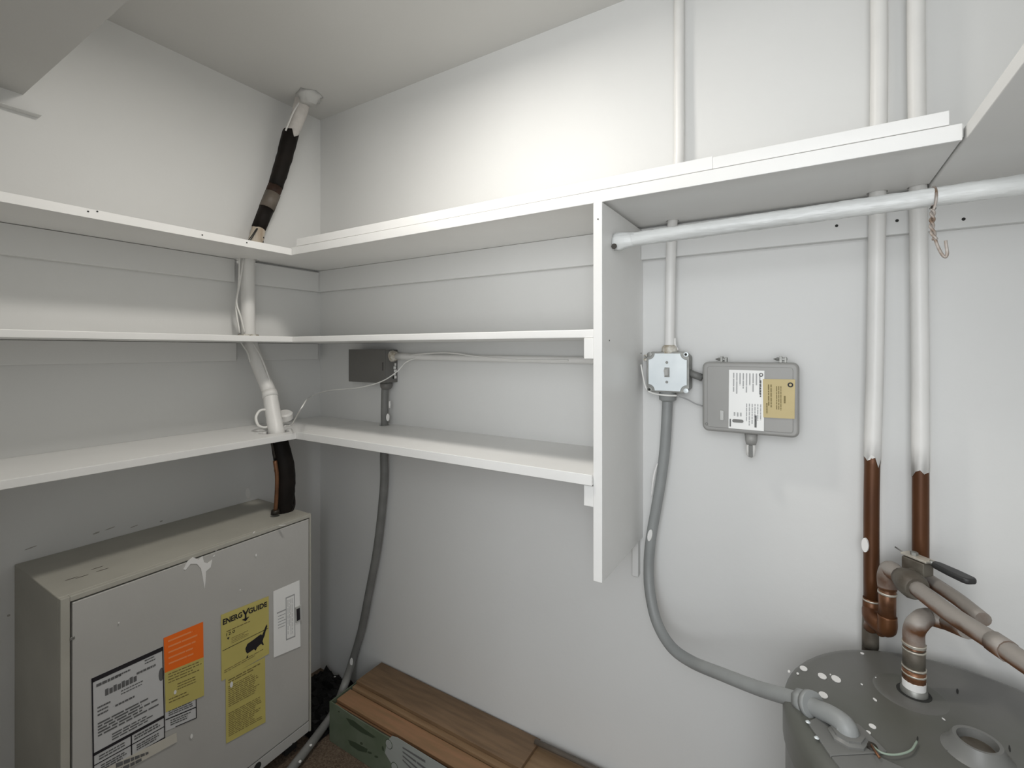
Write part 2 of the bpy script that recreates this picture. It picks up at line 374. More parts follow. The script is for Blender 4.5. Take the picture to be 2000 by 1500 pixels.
# bare copper tube beside black insulation
CP = [onX(537, 900, .228), onX(541, 930, .232), onX(540, 970, .228), onX(538, 998, .222)]
ct = tag(tube('copper_tube', CP, .0062, M['copperbright'], None, seg=10), 'thin bare copper tube beside the black insulation above the cabinet', 'pipe')
tube('fitting', [CP[-1]+Vector((0, 0, -.008)), CP[-1]+Vector((0, -.001, .004))], [.014, .011], M['darkpipe'], ct, seg=12, n=1)
def cable(label, pts, r=.0028, m='wire', name='cable', cat='cable', **k): return tag(tube(name, pts, r, M[m], None, seg=8, **k), label, cat)
cable('black wire loop at the foot of the black insulation', [onX(573, 960, .215), onX(575, 985, .22), onX(569, 998, .222), onX(560, 1001, .222)], .0035, 'black')
cable('short dark wire hanging below the pipe hole of the lowest shelf', [onX(530, 862, .222), onX(534, 880, .225), onX(537, 895, .228)], .003, 'darkpipe')
cable('white cable beside the pipe, outer strand between top and middle shelf', [onX(468, 503, .05), onX(466, 560, .05), onX(461, 600, .05), onX(468, 650, .055)], .0028)
cable('white cable beside the pipe, crossing strand between top and middle shelf', [onX(476, 503, .05), onX(468, 555, .052), onX(462, 590, .056), onX(470, 618, .06), onX(478, 650, .06)], .0028)
cable('thin white cable slanting down the pipe from middle shelf', [onX(470, 668, .05), onX(484, 690, .075), onX(489, 708, .085)], .0025)
cable('white cable following the slanted pipe on its right side', [onX(493, 668, .07), onX(511, 700, .098), onX(524, 735, .125), onX(532, 765, .14)], .003)
cable('white cable loop beside the pipe above the lowest shelf', [onX(522, 800, .15), onX(508, 802, .15), onX(500, 815, .155), onX(504, 830, .165), onX(514, 835, .17), onX(524, 834, .175)], .0042)
rc = tag(lathe('round_cap', onX(556, 812, .12), [(.022, -.014), (.026, -.010), (.026, .008), (.020, .013)], M['pipewhite'], None, seg=24, axis=(.25, -.25, .95)),
     'small round white cap behind the pipe above the lowest shelf', 'cap')
cable('long thin white wire looping from the pipe to the grey junction box', [onX(556, 832, .215), onX(570, 828, .20), onZ(590, 795, EZ-.16), onY(605, 776, -.12), onY(640, 763, -.10), onY(700, 757, -.09), onY(745, 745, -.08), onY(775, 726, -.07), onY(792, 708, -.045), onY(815, 698, -.028)], .0019, n=8)
# pieces of broken paint round the pipe at the middle shelf
bm = bmesh.new()
rr = random.Random(3)
for k in range(9):
    a = 2*math.pi*k/9; c = LP[10]+Vector((math.cos(a)*.026, math.sin(a)*.026, 0)); c.z = ZM+.0175+.004
    b_obox(bm, c, Vector((math.cos(a), math.sin(a), .3)).normalized(), Vector((-math.sin(a), math.cos(a), rr.uniform(-.2, .2))).normalized(), Vector((0, 0, 1)), .010, .016, rr.uniform(.004, .010))
link('broken_collar', mk(bm), M['chip'], rl)
# ceiling plaster patch
cp = onZ(600, 188, CEIL)
bm = bmesh.new(); b_lathe(bm, (cp.x+.008, cp.y+.0, CEIL-.0005), [(.046, 0), (.040, -.004), (.034, -.012), (.026, -.026)], seg=13)
for v in bm.verts: v.co += Vector((rr.uniform(-.009, .009), rr.uniform(-.009, .009), -abs(rr.uniform(0, .005)) if v.co.z < CEIL-.003 else 0))
tag(link('plaster_patch', mk(bm), M['ceil'], None, smooth=True), 'rough plaster patch on the ceiling round the pipe', 'patch')
cable('white wire along the pipe top below the ceiling patch', [onX(588, 195, .095), onX(575, 215, .095), onX(566, 235, .09), onX(558, 255, .085)], .003)

def hole(o, c, r, h=.2, sq=1.0, seg=14):
    cut(o, lambda bm: b_lathe(bm, (c[0], c[1], c[2]-h/2), [(r, 0), (r, h)], seg=seg))
def nearest(z):
    return min((p for p in catmull(LP, 8)), key=lambda p: abs(p.z-z))
for o, z, r in ((tl, ZT+.01, .032), (ml, ZM+.008, .029), (bl, ZB+.01, .036)):
    c = nearest(z); hole(o, c, r, .06)
    if o is tl: hole(o, (c.x-.012, c.y, c.z), r, .06)
    if o is bl: hole(o, (c.x-.004, c.y-.030, c.z), .028, .06)
# notch of the left cleats where the pipe runs
for o in (c_l, c_m):
    pz = nearest((o.location.z+.04)); cut(o, lambda bm: b_box(bm, -.01, .05, pz.y-.030, pz.y+.027, pz.z-.2, pz.z+.2))

# ---------------------------------------------------------------- junction box under the middle shelf
jb = thing('junction_box', (.33, -.03, EZ-.112), 'dark grey metal junction box on the back wall under the middle shelf', 'electrical box')
jx0, jx1, jy, jz0, jz1 = .2366, .424, -.0573, EZ-.113, EZ+.003
box('housing', jx0+.002, jx1, -.054, 0, jz0+.001, jz1-.001, M['greybox'], jb)
box('cover', jx0, jx1-.001, jy, -.0545, jz0, jz1, M['greybox'], jb, .001)
box('slot', jx1-.014, jx1-.011, jy-.0006, jy+.001, EZ-.070, EZ-.042, M['dark'], jb, 0)
for zz in (-.02, -.095): nail(jb, Vector((jx1, -.02, EZ+zz)), (1, 0, 0), .005)
tube('connector', [Vector((jx1-.002, -.025, EZ-.020)), Vector((jx1+.010, -.025, EZ-.020)), Vector((jx1+.022, -.025, EZ-.021))], [.021, .018, .012], M['chip'], jb, lump=.08, n=2)
bm = bmesh.new()
for k in range(5): b_obox(bm, Vector((jx1+.0008, -.012-.003*(k % 2), EZ-.05-.011*k)), Vector((0, 1, 0)), Vector((0, 0, 1)), Vector((1, 0, 0)), .007+.003*(k % 3), .009, .0012)
link('paint_smear', mk(bm), M['spot'], jb)
tag(tube('wall_conduit', [Vector((jx1+.018, -.025, EZ-.021)), onY(850, 698, -.02), onY(1000, 701, -.02), Vector((PXL-.0225, -.017, EZ-.028))], [.0115, .0095, .0095, .0095], M['pipewhite'], None, n=4), 'white painted conduit running sideways from the junction box to the divider', 'conduit')
cable('thin white cable lying along the sideways conduit', [onY(800, 693, -.032), onY(870, 689, -.03), onY(930, 696, -.03), onY(1010, 703, -.03), onY(1110, 704, -.03)], .0022)
lc = [Vector((jx1-.025, -.03, jz0-.001)), onY(752, 760, -.03), onY(751, 800, -.03), onY(751, 840, -.03), onY(750, 890, -.03), onY(750, 940, -.03), onY(744, 1010, -.03), onY(735, 1080, -.03), onY(720, 1160, -.03), onY(706, 1230, -.032), onY(688, 1292, -.04), onX(674, 1335, .30), onX(660, 1372, .292), Vector((.288, -.17, .035)), onZ(628, 1425, .024), onZ(600, 1462, .022), onZ(565, 1508, .022), Vector((.47, -.5, .022))]
lc[-1] = onZ(520, 1575, .022)
cdt = thing('flexible_conduit', (lc[10].x, lc[10].y, 0), 'dark grey conduit dropping from the junction box through the shelf to the carpet', 'conduit')
tube('hose', lc, [.0125]*4+[.0135]*14, M['conduitdark'], cdt, n=8)
tube('connector', [lc[0]+Vector((0, 0, .001)), lc[0]+Vector((0, 0, -.014)), lc[0]+Vector((0, 0, -.022))], [.021, .020, .0145], M['greybox'], cdt, n=2)
def drop(name, parent, c, n, a, b, ang=0, m='spot', h=.0012, seg=16):
    n = Vector(n).normalized(); ux = n.orthogonal().normalized() if abs(n.z) > .9 else Vector((0, 0, 1)).cross(n).normalized(); uy = n.cross(ux)
    bm = bmesh.new(); ca, sa = math.cos(ang), math.sin(ang); pts = []
    for k in range(seg):
        t = 2*math.pi*k/seg; x, y = math.cos(t)*a, math.sin(t)*b; pts.append(c+ux*(x*ca-y*sa)+uy*(x*sa+y*ca))
    b_prism(bm, pts, n*h); return link(name, mk(bm), M[m], parent, bevel=0)
drop('paint_drip', cdt, onY(758, 815, -.0435), (.5, -1, 0), .0055, .013, h=.004)
tube('paint_drip', [onY(761, 783, -.0425), onY(761, 797, -.0425)], [.003, .0035], M['spot'], cdt, n=1, seg=8)
drop('paint_drip', cdt, onY(687, 1292, -.055), (.3, -1, 0), .005, .014, h=.004)
for px, py in ((607, 1456), (586, 1488)): drop('paint_drip', cdt, onZ(px, py, .0345), (0, 0, 1), .004, .004, h=.002)
hole(bb, (lc[3].x, -.03, ZB), .0185, .08)
cut(fb, lambda bm: b_box(bm, 9, 9.1, 9, 9.1, 9, 9.1)) if False else None

# ---------------------------------------------------------------- switch box, its conduit and cable
sy = -.050
sb = thing('switch_box', (onY(1304, 728, 0).x, -.02, onY(1304, 768, sy).z), 'square steel light switch box on the back wall right of the divider', 'switch')
a = onY(1263, 688, sy); b = onY(1345, 768, sy)
def oct_(x0, x1, z0, z1, c, y):
    return [Vector(p) for p in ((x0+c, y, z0), (x1-c, y, z0), (x1, y, z0+c), (x1, y, z1-c), (x1-c, y, z1), (x0+c, y, z1), (x0, y, z1-c), (x0, y, z0+c))]
prism('housing', oct_(a.x, b.x, b.z, a.z, .010, -.006+.0), (0, -.036, 0), M['zinc'], sb, bevel=.003)
prism('mud_ring', oct_(a.x-.001, b.x+.001, b.z-.001, a.z+.001, .012, -.0425), (0, -.004, 0), M['zinc'], sb, bevel=.0015)
# cover with scooped corners
cx, cz, hw = (a.x+b.x)/2, (a.z+b.z)/2, (b.x-a.x)/2-.003
pts = []
for sx, sz in ((1, 1), (-1, 1), (-1, -1), (1, -1)):
    cc = Vector((cx+sx*(hw-.001), 0, cz+sz*(hw-.001))); seq = []
    for k in range(6):
        t = k/5*math.pi/2; seq.append(cc+Vector((-sx*.015*math.sin(t), 0, -sz*.015*math.cos(t))))
    if sx*sz < 0: seq = seq[::-1]
    pts += seq
for p in pts: p.y = -.0468
prism('cover_plate', pts, (0, -.003, 0), M['galv'], sb, bevel=.001)['label'] = 'bright galvanised cover plate'
for sx, sz, hol in ((1, 1, 1), (-1, 1, 0), (-1, -1, 1), (1, -1, 0)):
    c = Vector((cx+sx*(hw-.0035), -.0465, cz+sz*(hw-.0035)))
    lathe('corner_screw', c, [(.0058, 0), (.0058, .0025), (.0035, .003)], M['galv' if sx > 0 else 'zinc'], sb, seg=12, axis=(0, -1, 0))
    if hol: lathe('screw_hole', c, [(.003, .0028), (.003, .0034)], M['dark'], sb, seg=10, axis=(0, -1, 0))
for dz in (.0235, -.0235):
    s_ = lathe('screw', Vector((cx-.001, -.0498, cz+dz)), [(.0034, 0), (.0030, .0016)], M['zinc'], sb, seg=12, axis=(0, -1, 0))
box('toggle_frame', cx-.0065, cx+.0055, -.0508, -.0496, cz-.0115, cz+.0115, M['zinc'], sb, .0008)
bm = bmesh.new(); b_obox(bm, Vector((cx-.0008, -.0545, cz+.001)), Vector((1, 0, 0)), Vector((0, .94, .34)).normalized(), Vector((0, -.34, .94)).normalized(), .0085, .012, .015)
link('toggle', mk(bm), M['plasticl'], sb, bevel=.001)
bx = thing('conduit_bracket', (a.x-.008, -.02, a.z-.02), 'small painted cable clamp on the left edge of the switch box', 'clamp')
box('clamp_body', a.x-.011, a.x-.0015, -.040, -.010, a.z-.022, a.z-.006, M['chip'], bx, .002)
lathe('clamp_screw', Vector((a.x-.007, -.040, a.z-.012)), [(.004, 0), (.003, .003)], M['zinc'], bx, seg=10, axis=(0, -1, 0))
cable('thin white cable looped round the left and underside of the switch box', [onY(1252, 712, -.042), onY(1256, 735, -.044), onY(1262, 758, -.046), onY(1275, 768, -.05), onY(1300, 772, -.062), onY(1322, 773, -.05)], .0021)
cable('thin wire from the switch box to the grey timer box', [onY(1322, 773, -.048), onY(1342, 780, -.03), onY(1357, 788, -.02), onY(1372, 793, -.02)], .0015, 'inkpale')
up = thing('wall_conduit', (onY(1306, 680, -.03).x, -.03, onY(1306, 680, -.03).z), 'white painted conduit rising from the switch box through the top shelf to the ceiling', 'conduit')
up_p = [onY(1308, 690, -.030), onY(1308, 640, -.032), onY(1310, 520, -.034), onY(1313, 440, -.034), onY(1325, 320, -.026), onY(1326, 160, -.022), onY(1326, 0, -.022)]
top = up_p[-1].copy(); top.z = CEIL; up_p.append(top)
tube('pipe', up_p, .0118, M['pipewhite'], up, n=6)
tube('connector', [up_p[0]+Vector((0, 0, -.002)), up_p[0]+Vector((0, 0, .014)), up_p[0]+Vector((0, 0, .020))], [.019, .018, .013], M['chip'], up, n=2, lump=.05)
tube('paint_drip', [onY(1318, 660, -.03), onY(1319, 675, -.03), onY(1324, 684, -.028)], .003, M['pipewhite'], up, seg=8)
hc = onY(1304, 785, -.03)
hp = [onY(1304, 766, -.030), onY(1303, 800, -.030), onY(1299, 870, -.030), onY(1292, 930, -.03), onY(1282, 990, -.032), onY(1271, 1055, -.036), onY(1267, 1110, -.045), onY(1270, 1160, -.06), onY(1283, 1215, -.08), onY(1310, 1262, -.11), onY(1350, 1292, -.14), onY(1410, 1317, -.19), onY(1480, 1344, -.24), onY(1540, 1362, -.285), onY(1582, 1376, -.315)]
hz = thing('flexible_conduit', (hc.x, -.03, 1.0), 'long grey conduit curving from the switch box down to the tank', 'conduit')
tube('hose', hp, .0125, M['conduit'], hz, n=8, seg=18)
tube('connector', [hp[0]+Vector((0, 0, .002)), hp[0]+Vector((0, 0, -.008)), hp[0]+Vector((0, 0, -.018)), hp[0]+Vector((0, 0, -.022))], [.020, .021, .020, .014], M['conduit'], hz, n=1)
tube('paint_drip', [onY(1284, 905, -.043), onY(1277, 930, -.044), onY(1272, 970, -.046)], [.0015, .0028, .0015], M['spot'], hz, seg=8)
drop('paint_drip', hz, onY(1270, 1045, -.0485), (-.2, -1, 0), .0055, .015, ang=-.2, h=.003)
# nipple to timer box
tag(tube('conduit_nipple', [onY(1343, 727, -.03), onY(1372, 738, -.03)], .0085, M['conduitdark'], None, n=1), 'short dark grey pipe joining switch box and timer box', 'conduit')

# ---------------------------------------------------------------- grey timer box
ty = -.066
tbx = thing('timer_box', (onY(1465, 780, 0).x, -.03, onY(1465, 855, ty).z), 'grey plastic timer box with white and tan labels on the back wall', 'electrical box')
TL, TR, BR, BL = onY(1372, 707, ty), onY(1560, 710, ty), onY(1557, 856, ty), onY(1370, 840, ty)
TL.z = TR.z = (TL.z+TR.z)/2; BL.z = BR.z = (BL.z+BR.z)/2; BL.x = TL.x; BR.x = TR.x
def rrect(x0, x1, z0, z1, r, y, n=5):
    P = []
    for cx_, cz_, a0 in ((x1-r, z1-r, 0), (x0+r, z1-r, 90), (x0+r, z0+r, 180), (x1-r, z0+r, 270)):
        for k in range(n+1):
            t = math.radians(a0+90*k/n); P.append(Vector((cx_+r*math.cos(t), y, cz_+r*math.sin(t))))
    return P
X0, X1, Z0, Z1 = TL.x, TR.x, BL.z, TL.z
prism('back_shell', rrect(X0, X1, Z0, Z1, .012, -.001), (0, -.034, 0), M['plastic'], tbx, bevel=.001)
prism('lid', rrect(X0-.001, X1+.001, Z0-.001, Z1+.001, .013, -.0375), (0, -.026, 0), M['plastic'], tbx, bevel=.006)
prism('lid_face', rrect(X0+.010, X1-.010, Z0+.009, Z1-.009, .006, -.063), (0, -.0022, 0), M['plastic'], tbx, bevel=.001)
TY = -.0653
def fy(px, py): return onY(px, py, TY)
nY = Vector((0, -1, 0))
q = Quad([fy(1424, 722), fy(1493, 724), fy(1492, 842), fy(1423, 836)], nY)
wl = sticker('label', q, M['paper'], tbx); wl['label'] = 'white instruction label with sideways fine print'
bars('fine_print', q, vlines(.12, .05, .95, .42, 9, fill=.4, ragged=.55, words=(.1, .3), seed=4)+vlines(.5, .56, .97, .93, 6, fill=.4, words=(.04, .1), seed=5)+vlines(.15, .72, .42, .80, 3, fill=.5, seed=6), M['inkpale'], wl)
bars('bold_print', q, [(.03, .84, .07, .97), (.74, .75, .80, .95)]+vlines(.88, .16, .93, .45, 1, fill=.8), M['inkgrey'], wl)
lathe('ring_logo', q.at(.91, .07, .0012), [(.0042, 0), (.0042, .0004), (.0022, .0005), (.0022, 0)], M['inkgrey'], wl, seg=16, axis=nY, closed=False)
bm = bmesh.new(); cs = q.at(.27, .865, .0012); b_prism(bm, [cs+Vector((dx, 0, dz)) for dx, dz in [(.011*s_+.004*math.cos(t), .0035*math.sin(t)) for s_, t in [(1, -1.57), (1, -.8), (1, 0), (1, .8), (1, 1.57), (-1, 1.57), (-1, 2.4), (-1, 3.14), (-1, 3.9), (-1, 4.71)]] for dx, dz in [(dx*.75, dz)]], (0, -.0012, 0))
link('slot', mk(bm), M['conduitdark'], wl)
q2 = Quad([fy(1490, 740), fy(1553, 741), fy(1552, 818), fy(1491, 815)], nY)
yl = sticker('label', q2, M['kraft'], tbx, off=.0014); yl['label'] = 'yellow tan label overlapping the white one'
bars('print', q2, vlines(.10, .62, .15, .9, 1, fill=.8)+vlines(.16, .14, .32, .82, 2, fill=.5, ragged=.2, seed=2)+vlines(.42, .18, .62, .82, 3, fill=.45, ragged=.3, seed=8)+vlines(.66, .42, .73, .62, 1, fill=.8, words=(.3, .4)), M['inkbrown'], yl, .0024)
lathe('ring_logo', q2.at(.86, .14, .0021), [(.0052, 0), (.0052, .0004), (.0026, .0005), (.0026, 0)], M['ink'], yl, seg=16, axis=nY, closed=False)
rb = fy(1410, 811); box('indicator', rb.x-.004, rb.x+.004, TY-.003, TY, rb.z-.011, rb.z+.011, M['plasticl'], tbx, .001)
sc_ = fy(1380, 828); lathe('screw', sc_, [(.003, 0), (.002, .001)], M['zinc'], tbx, seg=10, axis=nY)
for px in (1410, 1525):
    c = onY(px, 704, -.045); h_ = bmesh.new()
    b_obox(h_, c+Vector((.000, 0, 0)), Vector((1, 0, 0)), Vector((0, 1, 0)), Vector((0, 0, 1)), .005, .016, .018)
    b_obox(h_, c+Vector((.009, 0, -.001)), Vector((1, 0, 0)), Vector((0, 1, 0)), Vector((0, 0, 1)), .004, .016, .016)
    b_obox(h_, c+Vector((.004, 0, .003)), Vector((1, 0, 0)), Vector((0, 1, 0)), Vector((0, 0, 1)), .014, .010, .004)
    b_tube(h_, [c+Vector((-.014, 0, .003)), c+Vector((-.007, 0, .003)), c+Vector((.012, 0, .003))], [.0006, .0035, .003], seg=8, n=1)
    link('hinge_clip', mk(h_), M['zinc'], tbx, bevel=.0005)
bt = onY(1467, 852, -.045)
tube('outlet_boss', [bt+Vector((0, 0, .006)), bt+Vector((0, 0, -.008)), bt+Vector((0, 0, -.018))], [.013, .012, .010], M['plastic'], tbx, n=1)
tube('cord_clamp', [bt+Vector((0, 0, -.016)), bt+Vector((-.001, 0, -.042)), bt+Vector((-.002, 0, -.046))], [.0098, .009, .004], M['pipewhite'], tbx, n=1)
box('dark_slot', bt.x-.004, bt.x+.004, -.058, -.051, bt.z-.044, bt.z-.018, M['conduitdark'], tbx, .001)

# ---------------------------------------------------------------- painted copper risers
def riser(label, pts, zpaint, extra=None):
    P = [onY(px, py, y) for px, py, y in pts]
    t = thing('copper_pipe', (P[-1].x, P[-1].y, P[-1].z), label, 'pipe')
    return t, P
rA, PA = riser('left painted water riser with bare copper below, behind the tank', [(1717, 0, -.034), (1717, 150, -.034), (1713, 450, -.034), (1709, 700, -.034), (1704, 885, -.034)], 0)
topA = PA[0].copy(); topA.z = CEIL
tube('painted_length', [topA]+PA, .0142, M['pipewhite'], rA, n=6, jag1=.028)['label'] = 'white painted upper length'
PA2 = [onY(1704, 876, -.034), onY(1702, 1000, -.034), onY(1702, 1172, -.034)]
tube('bare_length', PA2, .0131, M['copper'], rA, n=4)['label'] = 'bare brown copper'
tube('coupling', [onY(1702, 1168, -.034), onY(1701, 1200, -.034)], .0142, M['copper'], rA, n=1)
tube('solder_ring', [onY(1702, 1170, -.034), onY(1702, 1173, -.034)], .0147, M['solder'], rA, n=1)
tube('dark_tee', [onY(1701, 1196, -.034), onY(1700, 1232, -.034), onY(1700, 1262, -.034)], .0139, M['patina'], rA, n=2)
tube('dark_stub', [onY(1700, 1228, -.034), Vector((onY(1700, 1262, -.034).x, -.0165, .60))], [.0136, .0132], M['darkpipe'], rA, n=1)
drop('paint_drip', rA, onY(1691, 1064, -.045), (-.6, -1, 0), .006, .014, h=.004)
rB, PB = riser('right painted water riser ending at the shut-off valve', [(1789, 0, -.034), (1790, 150, -.034), (1794, 450, -.034), (1797, 700, -.034), (1798, 900, -.034)], 0)
topB = PB[0].copy(); topB.z = CEIL
tube('painted_length', [topB]+PB, .0140, M['pipewhite'], rB, n=6, jag1=.036)['label'] = 'white painted upper length'
PBe = onY(1798, 1122, -.034)
tube('bare_length', [onY(1798, 888, -.034), onY(1798, 1000, -.034), PBe], .0131, M['copper'], rB, n=4)['label'] = 'bare brown copper'

# ---------------------------------------------------------------- copper branch over the tank
ZP = .853
br = thing('copper_branch', (onZ(1735, 1105, ZP).x, -.07, .72), 'copper branch with looped elbow and long dusty pipe crossing above the tank', 'pipe')
e0 = onZ(1733, 1108, ZP); vx = e0.x; vy = e0.y
low = onY(1729, 1228, vy); low.x = vx
r1 = .0140
tube('riser', [Vector((vx, vy, ZP-.03)), Vector((vx, vy, low.z+.02))], .0136, M['copperbright'], br, n=1)['label'] = 'warm brown vertical tube'
tube('solder_ring', [Vector((vx, vy, ZP-.046)), Vector((vx, vy, ZP-.050))], .0152, M['solder'], br, n=1)
tube('lower_elbow', [Vector((vx, vy, low.z+.026)), Vector((vx, vy, low.z+.008)), Vector((vx-.003, vy+.006, low.z-.001)), Vector((vx-.02, vy+.025, low.z+.002)), Vector((onY(1700, 1215, -.034).x, -.034, low.z+.012))], [.0152, .0158, .0158, .015, .0142], M['copper'], br, n=5)
tube('grey_elbow', [onY(1700, 1226, -.036), onY(1708, 1213, -.055), onY(1717, 1222, -.06), onY(1722, 1238, -.055)], [.0125, .0135, .012, .008], M['copperdust'], br, n=4)
long_ = [onZ(1775, 1137, ZP), onZ(1850, 1195, ZP), onZ(1940, 1253, ZP), onZ(2010, 1300, ZP), onZ(2120, 1372, ZP)]
tube('upper_elbow', [Vector((vx, vy, ZP-.040)), Vector((vx, vy, ZP-.018)), Vector((vx+.004, vy-.005, ZP-.002)), e0.lerp(long_[0], .45), e0.lerp(long_[0], .9)], [.0152, .0162, .0162, .0155, .016], M['copperdust'], br, n=5)
tube('union', [e0.lerp(long_[0], .65), e0.lerp(long_[0], .95), long_[0].lerp(long_[1], .15), long_[0].lerp(long_[1], .26)], [.017, .023, .0235, .018], M['patina'], br, n=2)['label'] = 'dusty union nut'
tube('long_pipe', [long_[0].lerp(long_[1], .1)]+long_[1:], .0136, M['copperdust'], br, n=4)['label'] = 'long dusty pipe running to the right edge'
tube('coupling', [long_[2].lerp(long_[3], .0), long_[2].lerp(long_[3], .45)], .0152, M['copperdust'], br, n=1)
# supply from right riser, parallel behind
s0 = PBe.copy(); s1 = onZ(1815, 1133, .846); s2 = onZ(1870, 1170, .846); s3 = onZ(1921, 1210, .846)
tube('supply_tube', [s0+Vector((0, 0, .02)), s0+Vector((0, 0, .002)), s1, s2, s3], [.0131, .0128, .0115, .0115, .0108], M['copperdust'], rB, n=5)['label'] = 'dusty lower tube bending toward the viewer'
# drop to the tank inlet
nx = Vector((1.800, -.178, 0)); q0 = onZ(1785, 1352, .687); nx = Vector((q0.x, q0.y, 0))
dz = onY(1785, 1213, nx.y).z
j0 = onZ(1845, 1213, dz); j1 = onZ(1888, 1230, dz+.012)
tube('tank_drop', [Vector((nx.x, nx.y, dz-.022)), Vector((nx.x, nx.y, .712))], .0138, M['copperbright'], br, n=1)
tube('drop_elbow', [Vector((nx.x, nx.y, dz-.040)), Vector((nx.x, nx.y, dz-.016)), Vector((nx.x+.006, nx.y-.001, dz+.000)), onZ(1812, 1205, dz), j0], [.0150, .0152, .0150, .0142, .0138], M['copperdust'], br, n=5)
tube('drop_branch', [j0.lerp(onZ(1812, 1205, dz), .4), j0, j1], [.0138, .0138, .0138], M['copperdust'], br, n=4)
for zz, r_, m_ in ((dz-.041, .0158, 'solder'), (.768, .0164, 'solder'), (.758, .0160, 'solder'), (.728, .0166, 'solder'), (.718, .0166, 'solder')):
    tube('solder_ring', [Vector((nx.x, nx.y, zz)), Vector((nx.x, nx.y, zz+.003))], r_, M[m_], br, n=1, lump=.04)
tube('coupling', [Vector((nx.x, nx.y, .732)), Vector((nx.x, nx.y, .762))], .0154, M['patina'], br, n=1, lump=.02)
tube('coupling', [Vector((nx.x, nx.y, .708)), Vector((nx.x, nx.y, .727))], .0160, M['copperbright'], br, n=1, lump=.02)
# ball valve
vz = .882
v0 = onZ(1790, 1092, vz)
bv = thing('ball_valve', (v0.x, v0.y, vz-.02), 'brass shut-off valve with black lever handle above the copper branch', 'valve')
vd = (onZ(1905, 1140, vz)-onZ(1815, 1100, vz)).normalized(); vn = vd.cross(Vector((0, 0, 1)))
c1 = onZ(1772, 1084, vz+.004); c2 = onZ(1812, 1100, vz+.004); c1m = (c1+c2)/2; vd2 = (c2-c1).normalized(); vn2 = vd2.cross(Vector((0, 0, 1)))
bm = bmesh.new(); b_obox(bm, c1m-Vector((0, 0, .012)), vd2, vn2, Vector((0, 0, 1)), (c2-c1).length*1.1, .024, .024); link('body', mk(bm), M['patina'], bv, bevel=.002)
bm = bmesh.new(); b_obox(bm, c1m+Vector((0, 0, .0035)), vd2, vn2, Vector((0, 0, 1)), (c2-c1).length*1.25, .021, .004); link('lever_plate', mk(bm), M['solder'], bv, bevel=.0008)
lathe('stem_nut', c1+vd2*.012+Vector((0, 0, .0055)), [(.006, 0), (.006, .005), (.003, .006)], M['zinc'], bv, seg=6)
tube('stop_pin', [c1+vd2*.0, c1-vd2*.022+Vector((0, 0, .006))], .0015, M['zinc'], bv, n=1, seg=6)
h0, h1 = onZ(1822, 1100, vz+.004), onZ(1900, 1137, vz+.004)
bm = bmesh.new(); up_ = Vector((0, 0, 1)); hl = (h1-h0); hd = hl.normalized(); hn = hd.cross(up_)
prof = [(0, .004), (.12, .009), (.5, .0115), (.9, .0115), (.98, .009), (1.0, .005)]
pts = [h0+hl*u_+hn*w_ for u_, w_ in prof]+[h0+hl*u_-hn*w_ for u_, w_ in prof[::-1]]
b_prism(bm, [p+up_*-.005 for p in pts], up_*.010); link('lever_handle', mk(bm), M['handle'], bv, bevel=.003)
tube('lever_shank', [c1m+vd2*.02+up_*.004, h0+hd*.006], .004, M['zinc'], bv, n=1, seg=8, flat=.5)
tube('outlet_neck', [c1m-Vector((0, 0, .018)), Vector((c1m.x, c1m.y, ZP-.004)).lerp(e0.lerp(long_[0], .8), .6)], .0105, M['patina'], bv, n=1)

# ---------------------------------------------------------------- water heater
HC = Vector((1.852, -.274, 0)); HR = .241; HZ = .686
wh = thing('water_heater', (HC.x, HC.y, 0), 'squat dark grey water heater tank with white paint drops, at the right', 'water heater')
lathe('tank_body', HC, [(HR-.004, .012), (HR-.004, HZ-.045)], M['tank'], wh, seg=72)
tc = lathe('top_cap', HC, [(HR, HZ-.060), (HR, HZ-.020), (HR-.003, HZ-.010), (HR-.010, HZ-.003), (HR-.020, HZ), (.001, HZ)], M['tank'], wh, seg=72)
lathe('base_ring', HC, [(HR-.012, .0), (HR-.008, .004), (HR-.008, .05)], M['dark'], wh, seg=48)
# inlet
lathe('inlet_recess', Vector((nx.x, nx.y, HZ)), [(.0235, 0), (.0235, .0012), (.019, .0012)], M['dark'], wh, seg=24)
lathe('inlet_ring', Vector((nx.x, nx.y, HZ)), [(.0185, .0005), (.0185, .006), (.0165, .010)], M['zinc'], wh, seg=24)
lathe('inlet_nipple', Vector((nx.x, nx.y, HZ)), [(.0158, .008), (.0162, .022), (.014, .023)], M['spot'], wh, seg=24)['label'] = 'white plastic nipple'
lathe('inlet_dish', Vector((nx.x-.006, nx.y-.004, HZ)), [(.050, 0), (.046, .0012), (.030, .0006)], M['tank'], wh, seg=32)
